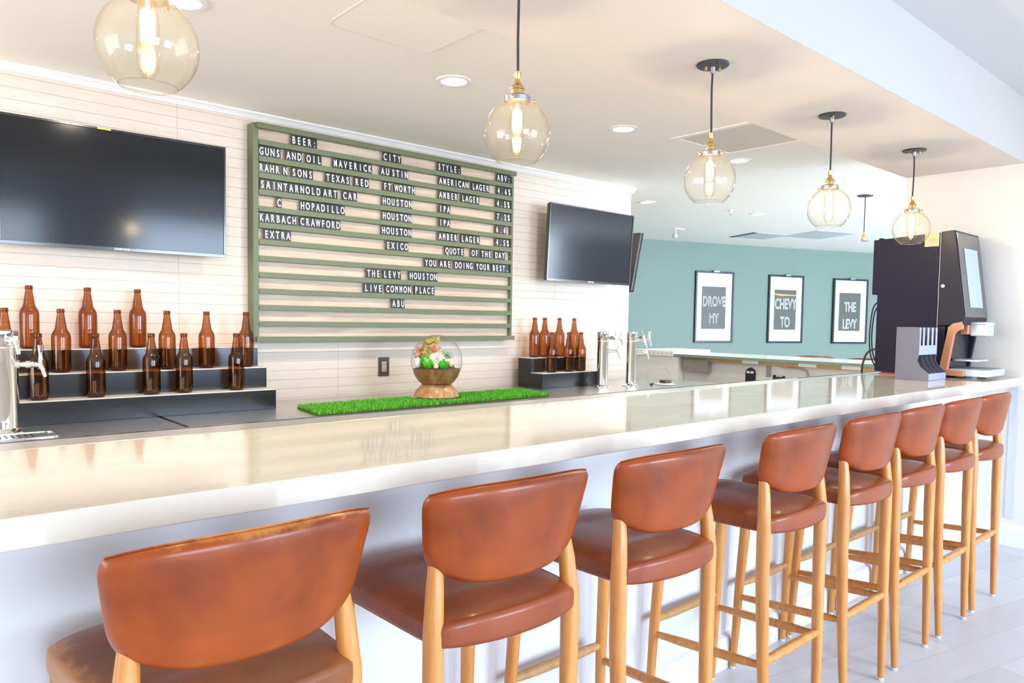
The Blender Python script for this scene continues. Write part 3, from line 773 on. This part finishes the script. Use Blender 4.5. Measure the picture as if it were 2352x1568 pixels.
STOOLS = [(.450, 1.115, 2, 'nearest tan leather bar stool, with scuffed edges, cut off by the photo\'s bottom'),
          (1.005, 1.125, -2, 'tan leather bar stool, second from the nearest'),
          (1.555, 1.122, -1.5, 'tan leather bar stool, third from the nearest'),
          (2.240, 1.130, 0, 'tan leather bar stool, fourth from the nearest, after a small gap'),
          (2.783, 1.130, 0, 'tan leather bar stool, fifth from the nearest'),
          (3.242, 1.130, 0, 'tan leather bar stool, third from the far right wall'),
          (3.715, 1.127, 0, 'tan leather bar stool, second from the far right wall'),
          (4.163, 1.129, 0, 'tan leather bar stool beside the far right wall')]
for i, (x, y, r, l) in enumerate(STOOLS):
    o = s1 if i == 0 else (s0 if i == 1 else dup(s0))
    o.location = (x, y, 0); o.rotation_euler = (0, 0, math.radians(r)); o['label'] = l
for (y, l) in ((3.42, 'leftmost bar stool behind the far counter, only its back top showing'), (2.90, 'bar stool behind the far counter, nearest the coffee machine')):
    o = dup(s0, (6.99, y, .012), math.radians(90), l, 'stools behind the far counter')

# ------------------------------------------------------------------ beer towers
def faucet(par, ang, z, R, handle='black', reach=.085):
    M = Matrix.Rotation(ang, 4, 'Z')
    def T(p): return tuple(M @ Vector(p))
    f = MB().tube([T((R-.004, 0, z)), T((R+.012, 0, z))], .017, 16).tube([T((R+.010, 0, z)), T((R+.036, 0, z))], .0115, 14).tube([T((R+.034, 0, z)), T((R+.052, 0, z))], .0155, 14)
    f.tube([T((R+.050, 0, z)), T((R+.062, 0, z+.001)), T((R+reach, 0, z-.004))], [.012, .0115, .010], 14)
    f.tube([T((R+reach-.008, 0, z)), T((R+reach+.002, 0, z-.022)), T((R+reach+.010, 0, z-.052))], [.0105, .009, .0075], 12)
    fo = f.build('faucet', 'chrome', par, angle=50)
    MB().tube([T((R+reach-.006, 0, z+.004)), T((R+reach-.006, 0, z+.022))], .010, 14).build('bonnet', 'chrome', fo)
    if handle == 'tall':
        MB().tube([T((R+reach-.006, 0, z+.022)), T((R+reach-.006, 0, z+.040)), T((R+reach-.006, 0, z+.082))], [.010, .0075, .0125], 14).build('tap_handle', 'chrome', fo)
    elif handle == 'thin':
        MB().tube([T((R+reach-.006, 0, z+.022)), T((R+reach-.006, 0, z+.034)), T((R+reach-.006, 0, z+.045)), T((R+reach-.006, 0, z+.066))], [.004, .0075, .004, .0035], 10).build('tap_lever', 'pewter', fo)
    elif handle == 'side':
        MB().tube([T((R+reach-.006, 0, z+.022)), T((R+reach-.022, 0, z+.055)), T((R+reach-.026, 0, z+.075))], [.005, .0045, .0025], 10).build('tap_lever', 'pewter', fo)
def tower(name, label, x, y, R, h, fa):
    t = thing(name, label, 'beer tower', (x, y, ZS))
    MB().lathe([(.001, .0005), (R+.030, .0005), (R+.030, .004), (R+.010, .008), (R+.003, .016), (R, .018), (R, h-.075), (R+.0015, h-.073), (R+.0015, h-.004), (R-.004, h), (.001, h)], 48, caps=False).build('column', 'chrome', t, angle=40)
    MB().lathe([(R+.0018, h-.077), (R+.0032, h-.075), (R+.0032, h-.071), (R+.0018, h-.069)], 40, caps=False).build('cap_ring', 'chrome', t)
    for a, z, hd, rc in fa: faucet(t, math.radians(a), z, R, hd, rc)
    return t
D = lambda dx, dy: math.degrees(math.atan2(dy, dx))
tower('beer_tower', 'thick chrome beer tower at the far left of the photo', .435, 3.72, .060, .430, [(-72, .385, 'short', .070), (-30, .285, 'tall', .095), (-115, .285, 'tall', .080)])
tower('beer_tower', 'chrome beer tower with thin levers, beside the short bottle stand', 4.275, 3.775, .042, .425, [(-80, .375, 'thin', .075), (-25, .375, 'thin', .115), (-35, .275, 'thin', .085)])
tower('beer_tower', 'chrome beer tower in front of the end of the plank wall', 4.53, 3.70, .042, .425, [(-80, .375, 'side', .070), (-25, .365, 'tall', .115), (-35, .265, 'thin', .085)])
# loose speaker with leads on the counter end
t = thing('loose_downlight', 'round fitting lying face down with loose wires on the steel counter', 'light fitting', (4.86, 3.62, ZS))
MB().lathe([(.001, .0005), (.085, .0005), (.088, .004), (.06, .012), (.001, .014)], 32, caps=False).build('flange', 'vent_grey', t)
BX(-.03, .05, -.03, .03, .014, .036).build('junction_box', 'outlet_metal', t, bevel=.002)
MB().tube([(.0, 0, .034), (.03, -.01, .07), (.05, 0, .10), (.02, .0, .125), (-.06, .02, .135), (-.14, .03, .12), (-.21, .02, .09), (-.23, .0, .05), (-.225, -.02, .012)], .0012, 6).tube([(.04, 0, .034), (.065, 0, .07), (.055, 0, .11), (.0, .01, .14)], .0012, 6).build('wires', 'conduit', t)
t = thing('cable_plug', 'small dark plug lying on the steel counter beside the farthest beer tower', 'plug', (4.66, 3.60, ZS))
MB().sphere((0, 0, .012), .011, 10, 8, (1.4, 1, 1)).tube([(.008, 0, .012), (.03, 0, .018)], .005, 8).build('plug_body', 'rubber', t)

# ------------------------------------------------------------------ coffee machine on the bar end
ZT = 1.0702
t = thing('coffee_machine', 'tall dark bean-to-cup coffee machine with copper trim at the bar end', 'coffee machine', (0, 0, 0))
X0, X1 = 4.946, 5.37
MB().prism([(2.018, 1.085), (2.018, 1.582), (2.052, 1.582), (2.052, 1.935), (2.02, 1.935), (1.660, 1.955), (1.660, 1.085)], 'x', X0, X1).build('cabinet', 'machine_body', t, bevel=.003)
MB().box(X0+.02, X0+.06, 2.005, 2.03, 1.93, 1.947).build('hinge_knob', 'machine_body', t, bevel=.004)
MB().prism([(1.655, 1.385), (1.655, 1.958), (1.579, 1.963), (1.506, 1.430), (1.516, 1.392)], 'x', X0, X1).build('front_door', 'machine_door', t, bevel=.004)
BX(X0, X1, 1.612, 1.655, 1.085, 1.384).build('lower_back', 'machine_door', t, bevel=.003)
def onfront(z): return 1.579-(1.963-z)*(.073/.533)
yA, yB = onfront(1.95), onfront(1.44)
MB().add([(X0+.012, yA-.002, 1.95), (X1-.012, yA-.002, 1.95), (X1-.012, yB-.002, 1.44), (X0+.012, yB-.002, 1.44), (X0+.012, yA-.006, 1.95), (X1-.012, yA-.006, 1.95), (X1-.012, yB-.006, 1.44), (X0+.012, yB-.006, 1.44)],
    [(0,1,2,3), (4,7,6,5), (0,4,5,1), (1,5,6,2), (2,6,7,3), (3,7,4,0)]).build('front_glass', 'machine_front', t)
yA, yB = onfront(1.86), onfront(1.50)
MB().add([(X0+.10, yA-.0065, 1.86), (X1-.09, yA-.0065, 1.86), (X1-.09, yB-.0065, 1.50), (X0+.10, yB-.0065, 1.50), (X0+.10, yA-.0085, 1.86), (X1-.09, yA-.0085, 1.86), (X1-.09, yB-.0085, 1.50), (X0+.10, yB-.0085, 1.50)],
    [(0,1,2,3), (4,7,6,5), (0,4,5,1), (1,5,6,2), (2,6,7,3), (3,7,4,0)]).build('touch_display', 'machine_display', t)
cp = [(1.516, 1.412), (1.565, 1.402), (1.592, 1.378), (1.636, 1.105), (1.622, 1.086), (1.500, 1.082), (1.500, 1.112), (1.590, 1.120), (1.560, 1.335), (1.545, 1.355), (1.516, 1.368)]
MB().prism(cp, 'x', X0-.004, X0+.030).build('copper_frame', 'machine_copper', t, bevel=.002)
MB().prism(cp, 'x', X1-.030, X1+.002).build('right_cheek', 'machine_door', t, bevel=.002)
BX(X0+.03, X1-.03, 1.598, 1.6115, 1.10, 1.384).build('cup_bay', 'black_plastic', t)
BX(5.10, 5.24, 1.43, 1.52, 1.325, 1.405).box(5.085, 5.255, 1.43, 1.52, 1.395, 1.412).build('spout_cover', 'silver_plastic', t, bevel=.006)
BX(5.06, 5.11, 1.52, 1.56, 1.335, 1.40).build('spout_block', 'machine_copper', t, bevel=.003)
MB().prism(rrect(5.03, 5.27, 1.455, 1.597, .03), 'z', 1.172, 1.182).build('cup_shelf', 'silver_plastic', t)
BX(X0+.032, 5.33, 1.385, 1.597, 1.083, 1.125).build('drip_tray', 'silver_plastic', t, bevel=.003)
m = MB()
for i in range(12): m.box(X0+.05+i*.027, X0+.064+i*.027, 1.40, 1.585, 1.1252, 1.1275)
m.build('tray_grille', 'conduit', t)
MB().lathe([(.001, 0), (.135, 0), (.135, .012), (.001, .012)], 40, c=(5.15, 1.575, ZT), caps=False).build('turntable_base', 'black_plastic', t)
MB().box(X0+.01, X1-.01, 1.70, 1.98, ZT+.0004, 1.084).build('foot_plinth', 'black_plastic', t)
MB().lathe([(.001, 0), (.010, 0), (.010, .003), (.001, .003)], 20, caps=False, M=Matrix.Translation((X0-.0032, 1.632, 1.628)) @ Matrix.Rotation(PI/2, 4, 'Y')).build('key_lock', 'silver_plastic', t)
BX(X0-.0012, X0-.0002, 1.664, 1.745, 1.872, 1.954).build('notice_label', 'paper_notice', t)
m = MB()
for k, wdt in enumerate((.042, .05, .03)): m.box(X0-.0016, X0-.0013, 1.70-wdt/2, 1.70+wdt/2, 1.915-k*.008, 1.917-k*.008)
m.build('notice_lines', 'notice_ink', t)
BX(X0-.0006, X0-.0001, 1.6545, 1.6565, 1.09, 1.955).build('seam_strip', 'silver_plastic', t)
tag(MB().box(4.955, 5.0, 1.86, 1.99, ZT, 1.0775).box(4.86, 4.945, 1.80, 1.86, ZT, 1.075).build('red_strap', 'red_tape', None), 'red strap lying under the coffee machine on the bar', 'strap')
t = thing('power_cord', 'two black cables looping behind the coffee machine', 'cable', (0, 0, 0))
def loop(pts, r, name, mat):
    # smooth catmull-rom through points
    P = [Vector(p) for p in pts]; P = [P[0]]+P+[P[-1]]; out = []
    for i in range(1, len(P)-2):
        for k in range(8):
            u = k/8; a, b, c, d = P[i-1], P[i], P[i+1], P[i+2]
            out.append(.5*((2*b)+(-a+c)*u+(2*a-5*b+4*c-d)*u*u+(-a+3*b-3*c+d)*u**3))
    out.append(P[-2]); return MB().tube(out, r, 8).build(name, mat, t)
loop([(5.0, 2.025, 1.545), (5.0, 2.06, 1.50), (5.0, 2.075, 1.40), (5.0, 2.078, 1.28), (5.0, 2.065, 1.18), (5.0, 2.03, 1.10), (5.0, 2.022, 1.09)], .0045, 'cable', 'rubber')
loop([(5.0, 2.025, 1.52), (5.0, 2.05, 1.47), (5.0, 2.062, 1.38), (5.0, 2.064, 1.28), (5.0, 2.05, 1.19), (5.0, 2.024, 1.12)], .0045, 'cable', 'rubber')
loop([(5.0, 2.022, 1.225), (5.0, 2.06, 1.222), (5.0, 2.095, 1.19), (5.0, 2.115, 1.13), (5.0, 2.12, 1.08), (5.0, 2.12, 1.0)], .007, 'plug_cable', 'tv_back')

# cup lid dispenser
t = thing('lid_dispenser', 'grey slotted cup lid dispenser on the bar in front of the coffee machine', 'dispenser', (4.53, 1.73, ZT))
# local: x 0..0.285, y 0(back)..-0.18(front)
side = [(0, 0), (0, .305), (-.115, .305), (-.125, .295), (-.125, .145), (-.118, .115), (-.135, .080), (-.165, .055), (-.18, .042), (-.18, 0)]
for x in (0, .279): MB().prism(side, 'x', x, x+.006).build('side_panel', 'dispenser', t)
BX(.006, .279, -.006, 0, 0, .305).build('rear_panel', 'dispenser', t)
BX(.006, .279, -.125, -.006, 0, .03).build('bottom', 'dispenser', t)
BX(.006, .279, -.18, -.125, 0, .040).build('front_tray', 'dispenser_light', t, bevel=.003)
m = BX(.006, .279, -.125, -.120, .145, .200)
for x in (.006, .062, .130, .198, .262): m.box(x, x+.022 if x < .25 else .279, -.125, -.120, .199, .303)
m.build('slotted_front', 'dispenser_light', t, bevel=.002)
cur = [(-.02, .04), (-.02, .145), (-.118, .145), (-.122, .115), (-.138, .080), (-.168, .052), (-.17, .041)]
for x in (.072, .14, .208): MB().prism(cur, 'x', x, x+.004).build('divider', 'dispenser', t)

# ------------------------------------------------------------------ return leg of the bar beyond the steel counter
t = thing('far_counter', 'pale far bar counter running in front of the green wall', 'counter', (0, 0, 0))
BX(6.10, 6.75, .6, 4.44, 1.045, 1.071).build('counter_top', 'light_top', t, bevel=.004)
BX(6.098, 6.1015, .6, 4.44, 1.044, 1.069).build('front_edge', 'edge_reflection', t)  # thin strip with the greenish reflected light put into its colour
BX(6.22, 6.30, .6, 4.40, 0, 1.0445).build('rear_panel', 'panel', t, smooth=False)
BX(6.17, 6.22, .6, 4.30, 1.005, 1.0445).build('plywood_cleat', 'raw_ply', t)
for y in (3.55, 3.0, 2.62): BX(6.16, 6.222, y, y+.16, 1.012, 1.0445).build('support_block', 'white', t)
BX(6.14, 6.215, 4.08, 4.10, .90, 1.03).box(6.14, 6.215, 4.10, 4.36, .905, 1.02).build('grey_bracket', 'grey_board', t)
BX(6.205, 6.219, 3.45, 3.49, .90, 1.03).build('conduit_strap', 'conduit', t)
m = MB().prism([(3.60, .80), (3.70, .80), (3.70, .93), (3.685, .96), (3.65, .975), (3.615, .96), (3.60, .93)], 'x', 6.205, 6.2195); m.build('cable_cover', 'frame_black', t)
MB().box(6.20, 6.205, 3.615, 3.645, .92, .94).box(6.20, 6.205, 3.655, 3.685, .92, .94).build('sockets', 'letter_white', t)
MB().box(6.20, 6.2195, 3.31, 3.42, .88, .905).box(6.20, 6.2195, 3.40, 3.42, .90, .92).box(6.20, 6.2195, 3.31, 3.33, .90, .915).build('clamp', 'rubber', t)
MB().tube([(6.19, 3.32, 1.02), (6.18, 3.25, 1.0), (6.18, 3.15, .995), (6.19, 3.10, .97), (6.19, 3.085, .92), (6.19, 3.08, .86)], .008, 8).tube([(6.18, 3.40, 1.01), (6.17, 3.28, .99), (6.18, 3.18, 1.005)], .003, 6).build('wiring', 'conduit', t)
t = thing('ice_bin', 'white insulated bin with riveted lid beside the end of the plank wall', 'bin', (0, 0, 0))
BX(6.12, 6.75, 4.405, 4.95, 0, 1.040).build('bin_body', 'white', t, bevel=.004)
BX(6.10, 6.75, 4.445, 4.93, 1.041, 1.100).build('lid', 'white', t, bevel=.006)
m = MB()
for i in range(8): m.sphere((6.099, 4.47+i*.055, 1.07), .0055, 8, 6)
m.build('rivet', 'conduit', t)

# ------------------------------------------------------------------ framed prints on the green wall
A = Vector((8.276, 6.616, 0)); B = Vector((10.903, 5.714, 0)); dw = (B-A).normalized(); angw = math.atan2(dw.y, dw.x)
def framed(label, cx, cy, z0, z1, lines, orange, extra=0):
    t = thing('framed_print', label, 'framed print', (cx, cy, 0), angw, 'framed prints on the green wall')
    w = .69; h0, h1 = z0, z1; b = .028; hw = w/2
    MB().box(-hw, hw, -.03, -.002, h0, h0+b).box(-hw, hw, -.03, -.002, h1-b, h1).box(-hw, -hw+b, -.03, -.002, h0+b, h1-b).box(hw-b, hw, -.03, -.002, h0+b, h1-b).build('frame', 'frame_black', t, bevel=.003)
    BX(-hw+b, hw-b, -.014, -.004, h0+b, h1-b).build('mat_board', 'art_mat', t)
    a0, a1 = -.225, .205; q0, q1 = h0+.205, h1-.225
    BX(a0, a1, -.0165, -.0145, q0, q1).build('print', 'art_black', t)
    if orange:
        m = MB(); m.add([(a0-.01, -.0175, q1-.06), (a1-.005, -.0175, q1-.075), (a1-.005, -.0175, q1-.088), (a0+.1, -.0175, q1-.093), (a0-.01, -.0175, q1-.075)], [(0,1,2,3,4)])
        m.v += [(x, y-.0006, z) for x, y, z in m.v[:5]]; m.f += [(5,6,7,8,9)]+[(i, (i+1) % 5, 5+(i+1) % 5, 5+i) for i in range(5)]
        m.build('orange_stripe', 'orange_line', t)
    for (txt, zz, sz, sx) in lines:
        glyph(txt, 'cream_text', 'lettering', sz, .0, sx, 0, t, Matrix.Translation((-.01, -.0195, zz)) @ FACE_Y, outline=.0078)
    BX(-hw+b, hw-b, -.0275, -.0265, h0+b, h1-b).build('glazing', 'picture_glass', t)
    lt = MB().box(-.05, .05, -.055, -.0305, h1-.012, h1+.008).tube([(0, -.03, h1+.002), (0, -.005, h1+.02)], .006, 8).build('picture_light', 'pewter', t)
    return t
def at(dist): 
    p = A+dw*dist; return p.x, p.y
def dist(x, y): return (Vector((x, y, 0))-A).dot(dw)
framed('leftmost framed black print with two words on the green wall', *at(dist(9.470, 6.206)), 1.094, 2.146, [('DROVE', 1.635, .205, .62), ('MY', 1.385, .205, .62)], False)
framed('middle framed black print with an orange stripe on the green wall', *at(dist(10.750, 5.766)), 1.092, 2.138, [('CHEVY', 1.62, .225, .60), ('TO', 1.34, .225, .60)], True)
framed('rightmost framed black print, beside the coffee machine', 11.915, 5.285, 1.086, 2.122, [('THE', 1.60, .215, .60), ('LEVY', 1.33, .215, .60)], False).rotation_euler = (0, 0, math.atan2(-.588, 1.431))

# ------------------------------------------------------------------ lights
def area(name, loc, size, energy, color, rot):
    ld = bpy.data.lights.new(name, 'AREA'); ld.shape = 'RECTANGLE'; ld.size, ld.size_y = size; ld.energy = energy; ld.color = color
    o = bpy.data.objects.new(name, ld); COL.objects.link(o); o.location = loc; o.rotation_euler = rot; return o
R90 = math.radians(90)
# daylight windows: behind the guests' side (facing +Y) and in the far room
WT = math.radians(62)
area('window_and_fill_light', (4.0, -4.6, 1.6), (2.6, 2.1), 165, (.60, .77, 1), (WT, 0, 0)).data.spread = math.radians(125)
area('window_and_fill_light', (-3.9, 2.6, 1.35), (3.2, 2.1), 130, (1, .95, .88), (R90, 0, -R90))  # added fill to brighten wall and ceiling, no window known at this end
area('window_and_fill_light', (.2, -4.6, 1.6), (2.6, 2.1), 105, (.66, .81, 1), (WT, 0, 0)).data.spread = math.radians(125)
area('window_and_fill_light', (9.5, -3.8, 1.4), (5, 2.2), 700, (.68, .83, 1), (R90, 0, 0))
w = bpy.data.worlds.new('world'); sc.world = w; w.use_nodes = True
bg = w.node_tree.nodes['Background']; bg.inputs[0].default_value = (.88, .94, 1, 1); bg.inputs[1].default_value = .7

# ------------------------------------------------------------------ camera
f, yaw, pitch, roll, px, py = 1687.70, .846128, .0533342, .0145178, 1176.0, 825.84
cy, sy, cp_, sp_ = math.cos(yaw), math.sin(yaw), math.cos(pitch), math.sin(pitch)
fw = Vector((cy*cp_, sy*cp_, -sp_)); r = Vector((sy, -cy, 0)); u = r.cross(fw)
r2 = r*math.cos(roll)+u*math.sin(roll); u2 = -r*math.sin(roll)+u*math.cos(roll)
cam = bpy.data.cameras.new('camera'); co = bpy.data.objects.new('camera', cam); COL.objects.link(co)
M = Matrix((r2, u2, -fw)).transposed().to_4x4(); M.translation = (0, 0, H); co.matrix_world = M
cam.sensor_width = 36; cam.lens = f*36/2352; cam.shift_y = (py-784)/2352; cam.clip_start = .05
sc.camera = co
sc.view_settings.view_transform = 'Standard'; sc.view_settings.look = 'None'; sc.view_settings.gamma = 1
sc.view_settings.exposure = .74
sc.cycles.use_denoising = True; sc.cycles.max_bounces = 12; sc.cycles.transparent_max_bounces = 24; sc.cycles.diffuse_bounces = 6
sc.cycles.sample_clamp_indirect = 6; sc.cycles.caustics_reflective = False; sc.cycles.caustics_refractive = False
